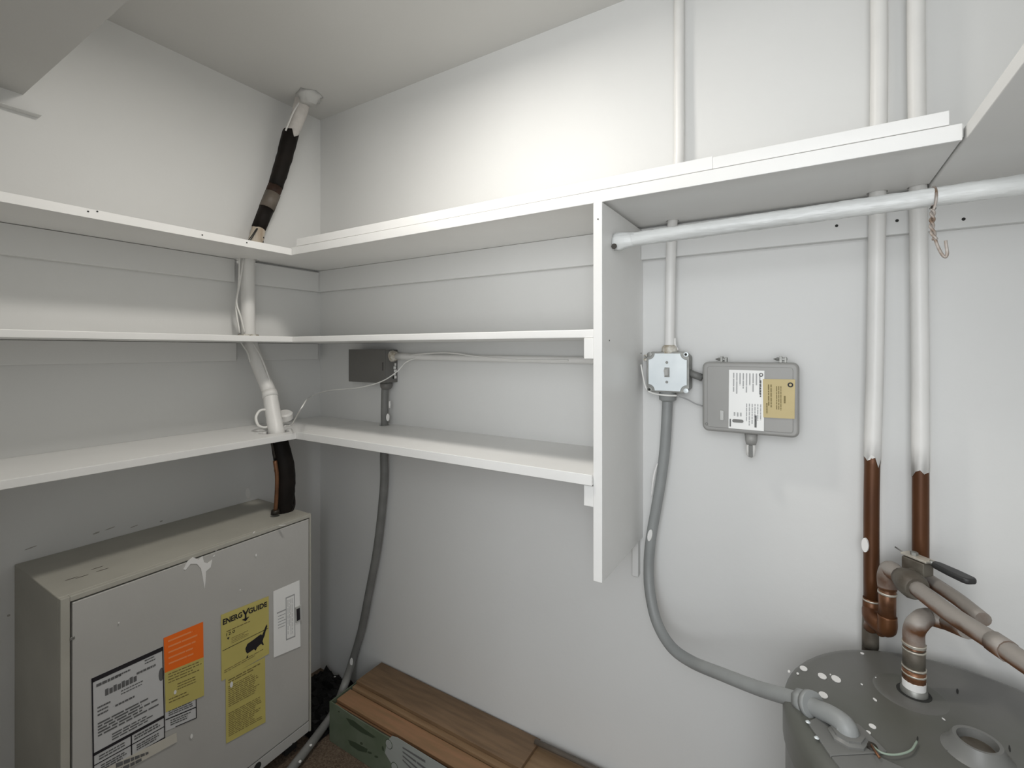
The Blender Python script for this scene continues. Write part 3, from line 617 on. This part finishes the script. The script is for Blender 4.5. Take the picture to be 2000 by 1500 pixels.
# second port: open cup
oc = onZ(1909, 1447, HZ+.018)
lathe('port_collar', Vector((oc.x, oc.y, HZ)), [(.040, 0), (.034, .006), (.0290, .016), (.0270, .0200), (.0225, .0195), (.0215, .008), (.001, .007)], M['tankl'], wh, seg=36)['label'] = 'open round port collar'
lathe('port_inside', Vector((oc.x, oc.y, HZ+.0078)), [(.0205, 0), (.0195, .001)], M['patina'], wh, seg=24)
for px, py, a_, b_2, an in ((1569.5, 1306, .0075, .006, 0), (1606, 1321, .0085, .0065, .2), (1633, 1326.5, .0095, .0070, .2), (1608, 1358, .0085, .0065, .1), (1684, 1276.5, .003, .003, 0), (1704, 1419, .005, .0045, .4), (1696, 1431, .0035, .003, .3), (1558, 1316, .003, .002, 0), (1712, 1325, .0028, .0015, .5), (1683, 1337, .002, .0015, .5), (1709, 1367, .0038, .002, .5), (1843, 1405, .0028, .0012, .6), (1541, 1312, .004, .002, 0), (1622, 1318, .002, .0012, 0)):
    drop('paint_drop', wh, onZ(px, py, HZ+.0002), (0, 0, 1), a_, b_2, an+math.pi/4, h=.0009)
for px, py, a_, b_2 in ((1834, 1362, .009, .002), (1870, 1350, .008, .0016), (1850, 1462, .006, .001), (1972, 1462, .008, .001), (1792, 1443, .006, .001)):
    drop('rust_mark', wh, onZ(px, py, HZ+.0002), (0, 0, 1), a_, b_2, .6, m='dark', h=.0005, seg=8)
# junction cover on the front left shoulder
ZJ = HZ+.004
jp = [onZ(px, py, ZJ) for px, py in ((1577, 1409), (1600, 1398), (1640, 1401), (1678, 1414), (1706, 1440), (1733, 1467), (1705, 1470), (1622, 1475))]
jc = prism('junction_cover', [p-Vector((0, 0, .0)) for p in jp], (0, 0, -.0042), M['tankl'], wh, bevel=.001)
jn = (onZ(1622, 1475, ZJ)-onZ(1577, 1409, ZJ)).normalized(); jout = Vector((jn.y, -jn.x, 0))
if jout.dot(HC-onZ(1622, 1475, ZJ)) > 0: jout = -jout
A0 = onZ(1577, 1409, ZJ)-jn*.004; A1 = onZ(1622, 1475, ZJ)+jn*.10
prism('access_channel', [A0+Vector((0, 0, -.006)), A1+Vector((0, 0, -.006)), A1+Vector((0, 0, -.006))-jout*.10, A0-jout*.03+Vector((0, 0, -.006))], (0, 0, -.40), M['tank'], wh, bevel=.003)
q_ = [A0+jout*.002-Vector((0, 0, .030)), A1+jout*.002-Vector((0, 0, .030)), A1-Vector((0, 0, .030))-jout*.05, A0-jout*.02-Vector((0, 0, .030))]
prism('channel_lip', [p+jout*.006 for p in q_], (0, 0, -.012), M['tankl'], wh, bevel=.002)
prism('channel_lip', [p+jout*.010+Vector((0, 0, -.035)) for p in q_], (0, 0, -.30), M['tank'], wh, bevel=.002)
lp = [onZ(px, py, ZJ-.001) for px, py in ((1624, 1477), (1705, 1472), (1768, 1500), (1800, 1560), (1690, 1560))]
prism('lower_cover', lp, (0, 0, -.004), M['tankl'], wh, bevel=.001)
fl = onZ(1656, 1440, ZJ)
lathe('elbow_flange', fl, [(.025, 0), (.025, .003), (.021, .006), (.021, .009), (.015, .010)], M['tankl'], wh, seg=8)
e_ = [fl+Vector((0, 0, .006)), fl+Vector((0, .001, .022)), onY(1640, 1398, (fl.y+hp[-1].y)/2-.004), hp[-1]+(fl-hp[-1])*.12]
tube('conduit_elbow', [fl+Vector((0, 0, .005)), fl+Vector((-.004, .003, .015)), fl.lerp(hp[-1], .42)+Vector((0, 0, .012)), hp[-1].lerp(fl, .25)+Vector((0, 0, .004)), hp[-1].lerp(fl, .02)], [.0150, .0145, .0135, .013, .013], M['conduit'], hz, n=5)
dirc = (hp[-1]-hp[-2]).normalized()
tube('gland_nut', [hp[-1]-dirc*.020, hp[-1]-dirc*.004], .0190, M['conduit'], hz, n=1, seg=8)
tube('gland_ring', [hp[-1]-dirc*.002, hp[-1]+dirc*.008],   .0205, M['conduit'], hz, n=1, seg=20)
for px, py in ((1595, 1441), (1578, 1410)): lathe('screw', onZ(px, py, ZJ), [(.0035, 0), (.002, .0015)], M['galv'], wh, seg=10)
gs = onZ(1702, 1459, ZJ)
lathe('ground_screw', gs, [(.008, 0), (.007, .003), (.003, .004)], M['darkpipe'], wh, seg=10)
cable('pale green ground wire curling across the tank top', [gs+Vector((0, 0, .003)), onZ(1722, 1470, ZJ+.003), onZ(1750, 1474, ZJ+.002), onZ(1778, 1466, ZJ+.002), onZ(1791, 1448, ZJ+.001)], .0014, 'wiregreen')
cable('short bare copper wire end at the tank ground screw', [gs+Vector((0, 0, .003)), onZ(1710, 1468, ZJ+.006), onZ(1718, 1480, ZJ+.004)], .0018, 'copperbright', name='wire', cat='wire')

# ---------------------------------------------------------------- furnace / air handler cabinet
UL = Vector((.317, -.862, 0)); UR = Vector((.2955, -.252, 0))
un = (UR-UL).normalized(); uo = Vector((un.y, -un.x, 0))   # outward (+x)
UT = EZ-.523; UB = .045
ah = thing('air_handler', ((UL.x+UR.x)/4, (UL.y+UR.y)/2, 0), 'beige grey metal air handler cabinet with labels below the left shelves', 'appliance')
def ub(name, m, s0, s1, d0, d1, z0, z1, parent=ah, bevel=.0015):
    """box in cabinet axes: s along the front (0 left..L right), d outwards from the front plane"""
    bm = bmesh.new(); P = [UL+un*s0+uo*d0, UL+un*s1+uo*d0, UL+un*s1+uo*d1, UL+un*s0+uo*d1]
    b_prism(bm, [Vector((p.x, p.y, z0)) for p in P], (0, 0, z1-z0)); return link(name, mk(bm), M[m], parent, bevel=bevel)
L = (UR-UL).length
bm = bmesh.new(); P = [UL-uo*.014, UR-uo*.014, Vector((.0, UR.y, 0)), Vector((.0, UL.y, 0))]
b_prism(bm, [Vector((p.x, p.y, UB)) for p in P], (0, 0, UT-UB)); link('cabinet', mk(bm), M['unitrim'], ah, bevel=.002)
front = UL
def onF(px, py, d=0): return onP(px, py, UL+uo*d, uo)
DTL = onF(140, 1168); DBR = onF(607, 1405)
s0 = (DTL-UL).dot(un)-.001; s1 = (onF(604, 1100)-UL).dot(un); dz1 = (DTL.z+onF(600, 1019).z)/2; dz0 = DBR.z
bm = bmesh.new()
for (a0, a1, z0, z1) in ((0, s0-.0015, UB, UT), (s1+.0015, L, UB, UT), (s0-.0015, s1+.0015, dz1+.0015, UT)):
    P = [UL+un*a0-uo*.0135, UL+un*a1-uo*.0135, UL+un*a1, UL+un*a0]
    b_prism(bm, [Vector((p.x, p.y, z0)) for p in P], (0, 0, z1-z0))
link('front_frame', mk(bm), M['unitrim'], ah, bevel=.0012)
door = ub('door_panel', 'unit', s0+.002, s1-.002, -.0130, .0005, dz0+.0025, dz1-.002)
ub('base_panel', 'unit', s0, s1, -.0130, -.001, UB+.002, dz0-.002)
ub('side_screw', 'zinc', s0-.002, s0+.006, .0006, .002, onF(150, 1243).z-.003, onF(150, 1243).z+.003)
for px, py in ((572, 1453), (577, 1466), (594, 1438)): lathe('vent_hole', onF(px, py, -.001), [(.003, 0), (.003, .0006)], M['dark'], ah, seg=8, axis=uo)
ub('foot', 'dark', .03, .07, -.10, -.03, 0, UB); ub('foot', 'dark', L-.07, L-.03, -.10, -.03, 0, UB)
ub('foot', 'dark', .03, .07, -.27, -.20, 0, UB); ub('foot', 'dark', L-.07, L-.03, -.27, -.20, 0, UB)
lathe('knockout', onF(503, 1497, -.001), [(.011, 0), (.011, .0006)], M['dark'], ah, seg=16, axis=uo)
def FQ(*p): return Quad([onF(px, py, .0005) for px, py in p], uo)
# rating plate
rq = FQ((178, 1325), (318, 1262), (322, 1441), (181, 1522))
rp = sticker('rating_plate', rq, M['whitewash'], door, th=.0004); rp['label'] = 'silver rating plate with black rules'
K = [(0, 0, 1, .045), (0, 0, .018, 1), (.985, 0, 1, 1), (0, .745, 1, .775), (0, .865, 1, .875), (.50, .76, .518, 1), (0, .985, 1, 1)]
bars('rules', rq, K, M['ink'], rp)
bars('print', rq, lines(.06, .08, .40, .13, 1, seed=1)+lines(.72, .06, .92, .12, 2, fill=.4, seed=2)+lines(.30, .08, .55, .11, 1, seed=12)+[(.17+.055*i, .17+.01*(i % 2), .17+.055*i+.045, .235) for i in range(8)]+lines(.6, .15, .9, .19, 1, seed=3)
     + lines(.38, .26, .74, .32, 2, fill=.35, words=(.03, .06), seed=9)+lines(.07, .31, .25, .42, 3, fill=.45, seed=4)+lines(.30, .375, .62, .41, 1, words=(.04, .08), seed=10)
     + lines(.07, .47, .95, .62, 5, fill=.55, ragged=.35, seed=5)+lines(.25, .65, .95, .73, 3, fill=.5, ragged=.4, seed=6)+lines(.55, .795, .93, .85, 2, fill=.6, seed=7)+lines(.08, .80, .44, .855, 2, fill=.5, seed=8)
     + lines(.1, .90, .46, .97, 3, fill=.6, seed=11)+lines(.58, .90, .93, .97, 3, fill=.6, seed=13), M['inkgrey'], rp)
rq2 = FQ((322, 1375), (383, 1350), (384, 1402), (323, 1428))
r2 = sticker('rating_plate', rq2, M['whitewash'], door, th=.0004)
bars('rules', rq2, [(.0, .56, 1, .6), (.97, 0, 1, 1), (.3, .97, 1, 1)], M['ink'], r2)
bars('print', rq2, lines(.1, .22, .9, .52, 4, seed=3)+lines(.15, .66, .85, .9, 3, seed=4), M['inkgrey'], r2)
pt = sticker('paper_tab', FQ((182, 1512), (344, 1430), (345, 1448), (184, 1537)), mat('pale_tape', (.60, .57, .50), .5), door, off=.0018); pt['label'] = 'pale torn tape strip'
bars('tape_print', Quad([onF(225, 1490, .0005), onF(291, 1466, .0005), onF(292, 1478, .0005), onF(226, 1515, .0005)], uo), lines(0, 0, 1, 1, 2, fill=.7), M['inkgrey'], pt, .0032)
oq = FQ((319, 1246), (396, 1214), (397, 1283), (321, 1314))
ol = sticker('orange_label', oq, M['orange'], door, off=.0012); ol['label'] = 'bright orange warning label'
bars('print', oq, lines(.1, .12, .9, .92, 5, fill=.28, words=(.2, .4), seed=6), M['orangel'], ol, .0022)
yq = FQ((321, 1314), (397, 1283), (398, 1358), (323, 1391))
yl2 = sticker('yellow_label', yq, M['yellow'], door, off=.0012); yl2['label'] = 'olive yellow label under the orange one'
bars('print', yq, lines(.08, .06, .95, .34, 4, fill=.35, ragged=.3, seed=7)+lines(.3, .40, .8, .60, 3, fill=.35, seed=8)+lines(.08, .7, .6, .85, 2, fill=.35, seed=9), M['inkbrown'], yl2, .0022)
bm = bmesh.new(); th_ = onF(314, 1318, .0005); 
drop('ink_smudge', door, onF(315, 1317, .0012), uo, .006, .016, h=.0004, m='inkgrey')
# energy label
eq = FQ((431, 1201), (524, 1164), (525, 1276), (432, 1330))
el = sticker('energy_label', eq, M['yellow'], door, off=.0012); el['label'] = 'yellow energy label with black map'
text('lettering', 'ENERG', eq, .03, .075, .42, .165, M['ink'], el, .0024, bold=.035)
text('lettering', 'GUIDE', eq, .55, .075, .96, .165, M['ink'], el, .0024, bold=.035)
bm = bmesh.new()
def q2f(bm, pts, off=.0024):
    bm.faces.new([bm.verts.new(eq.at(u_, v_, off)) for u_, v_ in pts])
q2f(bm, [(.42, .06), (.455, .06), (.50, .13), (.475, .15)]); q2f(bm, [(.54, .06), (.575, .06), (.505, .15), (.48, .13)])
q2f(bm, [(.473, .13), (.507, .13), (.507, .225), (.473, .225)]); q2f(bm, [(.41, .205), (.57, .205), (.49, .255)])
link('arrow', mk(bm), M['ink'], el)
text('lettering', '12.0', eq, .10, .31, .27, .355, M['ink'], el, .0024)
q_map = [(.48, .70), (.52, .655), (.66, .64), (.76, .625), (.82, .62), (.84, .64), (.88, .60), (.92, .55), (.95, .53), (.96, .56), (.92, .615), (.90, .66), (.87, .69), (.85, .72), (.88, .77), (.86, .775), (.82, .74), (.77, .75), (.73, .76), (.70, .79), (.66, .76), (.60, .765), (.52, .77), (.49, .74)]
bm = bmesh.new(); q2f(bm, [(a_, (b_-.69)*1.35+.685) for a_, b_ in q_map]); q2f(bm, [(.50, .84), (.54, .82), (.53, .86), (.50, .87)]); q2f(bm, [(.11, .385), (.16, .385), (.135, .42)]); q2f(bm, [(.02, .545), (.98, .545), (.98, .553), (.02, .553)])
link('map_silhouette', mk(bm), M['ink'], el)
bars('print', eq, lines(.1, .28, .6, .3, 1, fill=.7)+lines(.2, .42, .55, .52, 4, fill=.3)+lines(.05, .86, .9, .92, 2, fill=.35), M['inkbrown'], el, .0022)
eq2 = FQ((440, 1324), (517, 1283), (518, 1410), (441, 1452))
e2 = sticker('energy_label', eq2, M['yellow'], door, off=.0010); e2['label'] = 'yellow lower label of fine print'
bars('print', eq2, lines(.06, .05, .9, .12, 2, fill=.5, seed=1)+lines(.06, .15, .88, .48, 11, fill=.4, seed=2)+lines(.06, .56, .92, .93, 13, fill=.4, seed=3), M['inkbrown'], e2, .0020)
# white hang tag and latch
hq = FQ((533, 1155), (584, 1133), (586, 1262), (534, 1284))
ht = sticker('white_label', hq, M['paper'], door, off=.0010, th=.0012); ht['label'] = 'white label with grey printed outline'
bars('print', hq, [(.45, .17, .80, .19), (.45, .17, .48, .82), (.77, .17, .80, .82), (.45, .80, .80, .82), (.12, .34, .45, .36)]+lines(.16, .40, .44, .62, 5, fill=.3)+vlines(.52, .22, .74, .76, 4, fill=.3), M['inkpale'], ht, .0026)
lt = FQ((575, 1186), (587, 1180), (588, 1209), (576, 1216))
lo = sticker('latch', lt, M['plasticl'], door, off=.0022, th=.004); lo['label'] = 'recessed black latch'
bars('latch_slot', lt, [(.1, .12, .65, .9)], M['ink'], lo, .0066)
# paint splash
def splash(px_, dd=.0014):
    P = [onF(x, y, .0006) for x, y in px_]; bm = bmesh.new(); bm2 = b_prism(bm, P, uo*.0012); me = mk(bm); return link('paint_splash', me, M['spot'], door)
splash([(358, 1112), (366, 1096), (376, 1088), (388, 1093), (395, 1086), (398, 1098), (405, 1100), (414, 1093), (411, 1108), (402, 1116), (401, 1135), (399, 1150), (396, 1130), (392, 1110), (384, 1101), (372, 1101), (362, 1113)])
tube('paint_splash', [onF(428, 1065, -.012)+Vector((0, 0, .003)), onF(420, 1080, -.003), onF(417, 1088, .001)], .0018, M['spot'], ah, seg=6, n=2)
for px, py, a_, b_2 in ((500, 1084, .0022, .004), (469, 1152, .0015, .002), (374, 1438, .003, .006), (452, 1337, .004, .008), (342, 1352, .003, .005), (232, 1216, .0015, .002)):
    drop('paint_drop', door, onF(px, py, .0028), uo, a_, b_2, h=.0006)
for px, py, a_, b_2 in ((551, 1026, .0025, .010), (496, 1040, .008, .002)):
    drop('paint_drop', ah, onZ(px, py, UT+.0003), (0, 0, 1), b_2, a_, h=.0006)
for px, py in ((160, 1126), (200, 1113), (190, 1109), (140, 1130)):
    drop('rust_scuff', ah, onZ(px, py, UT+.0003), (0, 0, 1), .012, .0015, .8, m='tape', h=.0003, seg=8)
# scuffs on the wall above the cabinet
for px, py, a_, b_2 in ((60, 1070, .012, .002), (188, 1041, .008, .003), (215, 1032, .012, .002), (262, 1028, .010, .002), (315, 1018, .004, .003), (17, 1202, .003, .004)):
    drop('wall_scuff', bpy.data.objects['wall_left'], onX(px, py, .0002), (1, 0, 0), a_, b_2*.7, .15, m='scuff', h=.0003, seg=8)
drop('paint_blob', bpy.data.objects['wall_left'], onX(484, 963, .0002), (1, 0, 0), .008, .018, .1, m='spot', h=.0008)

# ---------------------------------------------------------------- corner: crumpled black sheet on the floor
def sheetmesh():
    bm = bmesh.new(); r = random.Random(11); nx_, ny_ = 16, 20; g = []
    for i in range(nx_):
        row = []
        for j in range(ny_):
            x = .035+.275*i/(nx_-1); y = -.243+.238*j/(ny_-1)
            edge = min(i, nx_-1-i, j, ny_-1-j)
            z = .004 if edge == 0 else .012+.022*r.random()+(.03*(j/(ny_-1))**3*(1-i/(nx_-1)) if edge > 1 else 0)
            row.append(bm.verts.new((x+r.uniform(-.006, .006)*(edge > 0), y+r.uniform(-.006, .006)*(edge > 0), z)))
        g.append(row)
    for i in range(nx_-1):
        for j in range(ny_-1): bm.faces.new([g[i][j], g[i+1][j], g[i+1][j+1], g[i][j+1]])
    return mk(bm)
tag(link('floor_sheet', sheetmesh(), M['sheet'], None), 'crumpled black sheet on the floor in the corner beside the cabinet', 'sheet')
tag(drop('paint_chip', None, onZ(654, 1322, .045), (0, 0, 1), .004, .002, h=.001), 'tiny white paint chip on the black sheet', 'chip')

# ---------------------------------------------------------------- flooring box with planks
BZ = .132; bx0 = .333; by0, by1 = -.212, -.012; bx1 = 1.56
fbx = thing('flooring_box', ((bx0+bx1)/2, (by0+by1)/2, 0), 'open green printed cardboard box of floor planks along the back wall', 'box')
bm = bmesh.new()
n_ = 26; topp = []
rr = random.Random(5)
for k in range(n_+1): topp.append(Vector((bx0+(bx1-bx0)*k/n_, by0, BZ-.004-(.0 if k < 2 else rr.uniform(0, .005)))))
b_prism(bm, [Vector((bx0, by0, .001)), Vector((bx1, by0, .001))]+topp[::-1], (0, .003, 0))
fp = link('front_panel', mk(bm), M['card'], fbx)
box('end_panel', bx0-.001, bx0+.002, by0+.003, by1, .001, BZ-.006, M['card'], fbx, 0)
box('end_panel', bx1-.003, bx1, by0+.003, by1, .001, BZ-.006, M['card'], fbx, 0)
box('back_panel', bx0, bx1, by1, by1+.003, .001, BZ-.01, M['card'], fbx, 0)
box('bottom_panel', bx0, bx1, by0+.003, by1, .001, .004, M['card'], fbx, 0)
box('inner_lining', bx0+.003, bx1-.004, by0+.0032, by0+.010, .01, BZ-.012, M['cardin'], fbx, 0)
nB = Vector((0, -1, 0))
def onB(px, py): return onY(px, py, by0-.0002)
for pl in ([(676, 1402), (690, 1407), (712, 1424), (734, 1440), (728, 1441), (705, 1430), (684, 1415)], [(680, 1445), (692, 1449), (718, 1463), (716, 1470), (700, 1466), (684, 1455)]):
    prism('dark_print', [onB(x, y) for x, y in pl], (0, -.0004, 0), M['cardd'], fp)
for px, py, a_, b_2 in ((722, 1470, .010, .003), (735, 1478, .008, .003), (706, 1452, .006, .004), (662, 1390, .004, .002), (748, 1462, .004, .007)):
    drop('dark_print', fp, onB(px, py), nB, a_, b_2, .25, m='cardd', h=.0004)
bq = Quad([onB(764, 1437), onB(900, 1515), onB(898, 1600), onB(766, 1500)], nB)
cl = prism('pale_label', [onB(x, y) for x, y in ((757, 1446), (766, 1437), (776, 1440), (880, 1504), (1010, 1580), (1010, 1650), (830, 1600), (770, 1500), (752, 1470))], (0, -.0008, 0), M['cardlabel'], fp)
bars('print', Quad([onB(787, 1458), onB(850, 1496), onB(850, 1560), onB(787, 1490)], nB), lines(0, 0, 1, 1, 4, fill=.35, words=(.2, .4), seed=2), M['inkgrey'], cl, .0014)
for px, py in ((760, 1453), (771, 1498)):
    c = onB(px, py)
    lathe('badge', c, [(.0140, 0), (.0140, .0012), (.0128, .0014)], M['cardd'], fp, seg=24, axis=nB)
    lathe('badge_face', c, [(.0125, .0012), (.0120, .0018)], M['cardlabel'], fp, seg=24, axis=nB)
# planks
def plank(label, x0, x1, y0, y1, z0, z1, m, name='floor_plank'):
    o = tag(box(name, x0, x1, y0, y1, z0, z1, M[m], None, .001), label, 'plank'); return o
zt = BZ
pkx = onZ(1048, 1455, zt+.014).x
rear0 = onZ(740, 1298, zt+.014)
ymid = onZ(699, 1331, zt+.014).y
plank('brown wood plank on top of the stack against the wall', rear0.x-.002, pkx, ymid, -.006, zt+.003, zt+.014, 'wooda')
plank('tan wood plank with exposed edge strip just below the top plank', bx0+.016, bx1-.02, ymid-.0165, -.014, zt-.008, zt+.0025, 'woodc')
plank('reddish wood plank nearest the front edge of the box', bx0+.010, bx1-.01, by0+.020, ymid-.0185, zt-.0155, zt-.0055, 'woodb')
for k in range(7):
    plank('wood plank buried in the stack inside the green box', bx0+.006, bx1-.008, by0+.0125, by1-.002, .005+.0155*k, .005+.0155*k+.0145, 'wooda' if k % 2 else 'woodb')['group'] = 'planks packed inside the box'
# thin tube lying behind the planks
tag(tube('wooden_dowel', [onZ(1045, 1448, zt+.016), onZ(1130, 1487, zt+.016), onZ(1230, 1535, zt+.016)], .007, M['tape'], None, n=2), 'thin grey brown rod lying between planks and wall', 'rod')

# ---------------------------------------------------------------- closet rod and hook
ry = -.214; rz = onY(1215, 466, ry).z; r0 = Vector((PXR+.0008, ry, EZ+.2355)); r1_ = Vector((XR, ry, EZ+.2500))
rod = thing('closet_rod', (PXR+.02, ry, r0.z), 'closet rod thick with lumpy white paint under the top shelf', 'rod')
bm = bmesh.new(); b_tube(bm, [r0.lerp(r1_, k/130) for k in range(131)], .0148, seg=20, n=1, lump=.05); link('rod', mk(bm), M['rod'], rod, smooth=True)
tube('end_socket', [r0, r0+Vector((.014, 0, 0)), r0+Vector((.032, 0, .001)), r0+Vector((.045, 0, .0))], [.0185, .0195, .017, .0145], M['rod'], rod, lump=.08, n=2)
lathe('socket_hole', r0+Vector((.004, -.014, -.012)), [(.005, 0), (.006, .004)], M['darkpipe'], rod, seg=8, axis=(.3, -1, -.3))
ht_ = [onY(1830, 402, ry-.014), onY(1832, 384, ry-.015), onY(1829, 365, ry-.006), onY(1824, 366, ry+.010)]
hk = thing('wire_hanger', tuple(onY(1825, 420, ry)), 'twisted wire hanger end with open hook, hanging from the rod', 'hanger')
tube('top_loop', [onY(1823, 410, ry-.015), onY(1827, 398, ry-.0165), onY(1829, 380, ry-.0165), onY(1827, 368, ry-.008), onY(1822, 367, ry+.004), onY(1820, 380, ry+.0165), onY(1821, 405, ry-.006)], .0020, M['hook'], hk, seg=8)
tw = [onY(1822, 406, ry-.012), onY(1821, 425, ry-.012), onY(1820, 445, ry-.012), onY(1826, 468, ry-.012)]
A_ = catmull(tw, 10); 
for ph in (0, math.pi):
    P = []
    for i, p in enumerate(A_):
        t = i/len(A_)*5*math.pi+ph; P.append(p+Vector((math.cos(t)*.0022, math.sin(t)*.0022, 0)))
    tube('twisted_strand', P, .0020, M['hook'], hk, n=1, seg=6)
lathe('wire_knot', onY(1822, 407, ry-.012), [(.002, -.004), (.0045, 0), (.002, .004)], M['darkpipe'], hk, seg=8)
tube('hook', [onY(1826, 466, ry-.012), onY(1832, 482, ry-.012), onY(1840, 497, ry-.012), onY(1847, 502, ry-.012), onY(1850, 494, ry-.012), onY(1848, 478, ry-.012), onY(1847, 470, ry-.012)], .0022, M['hook'], hk, seg=8)

# top shelf: holes where the pipes pass, and the marks at the rod
for c, r in ((up_p[3], .0165), (PA[2], .019), (PB[2], .019)):
    def f(bm, c=c, r=r): b_lathe(bm, (c.x, c.y, ZT-.01), [(r-.002, 0), (r-.002, .05)], seg=16)
    cut(tb, f)
# ---------------------------------------------------------------- ceiling lamp (just above the frame)
cl_ = thing('ceiling_light', (.90, -.55, CEIL-.03), 'flush round ceiling lamp above the frame', 'lamp')
lathe('lamp_base', Vector((.90, -.55, CEIL)), [(.055, 0), (.055, -.018), (.05, -.02)], M['shelf'], cl_, seg=32)
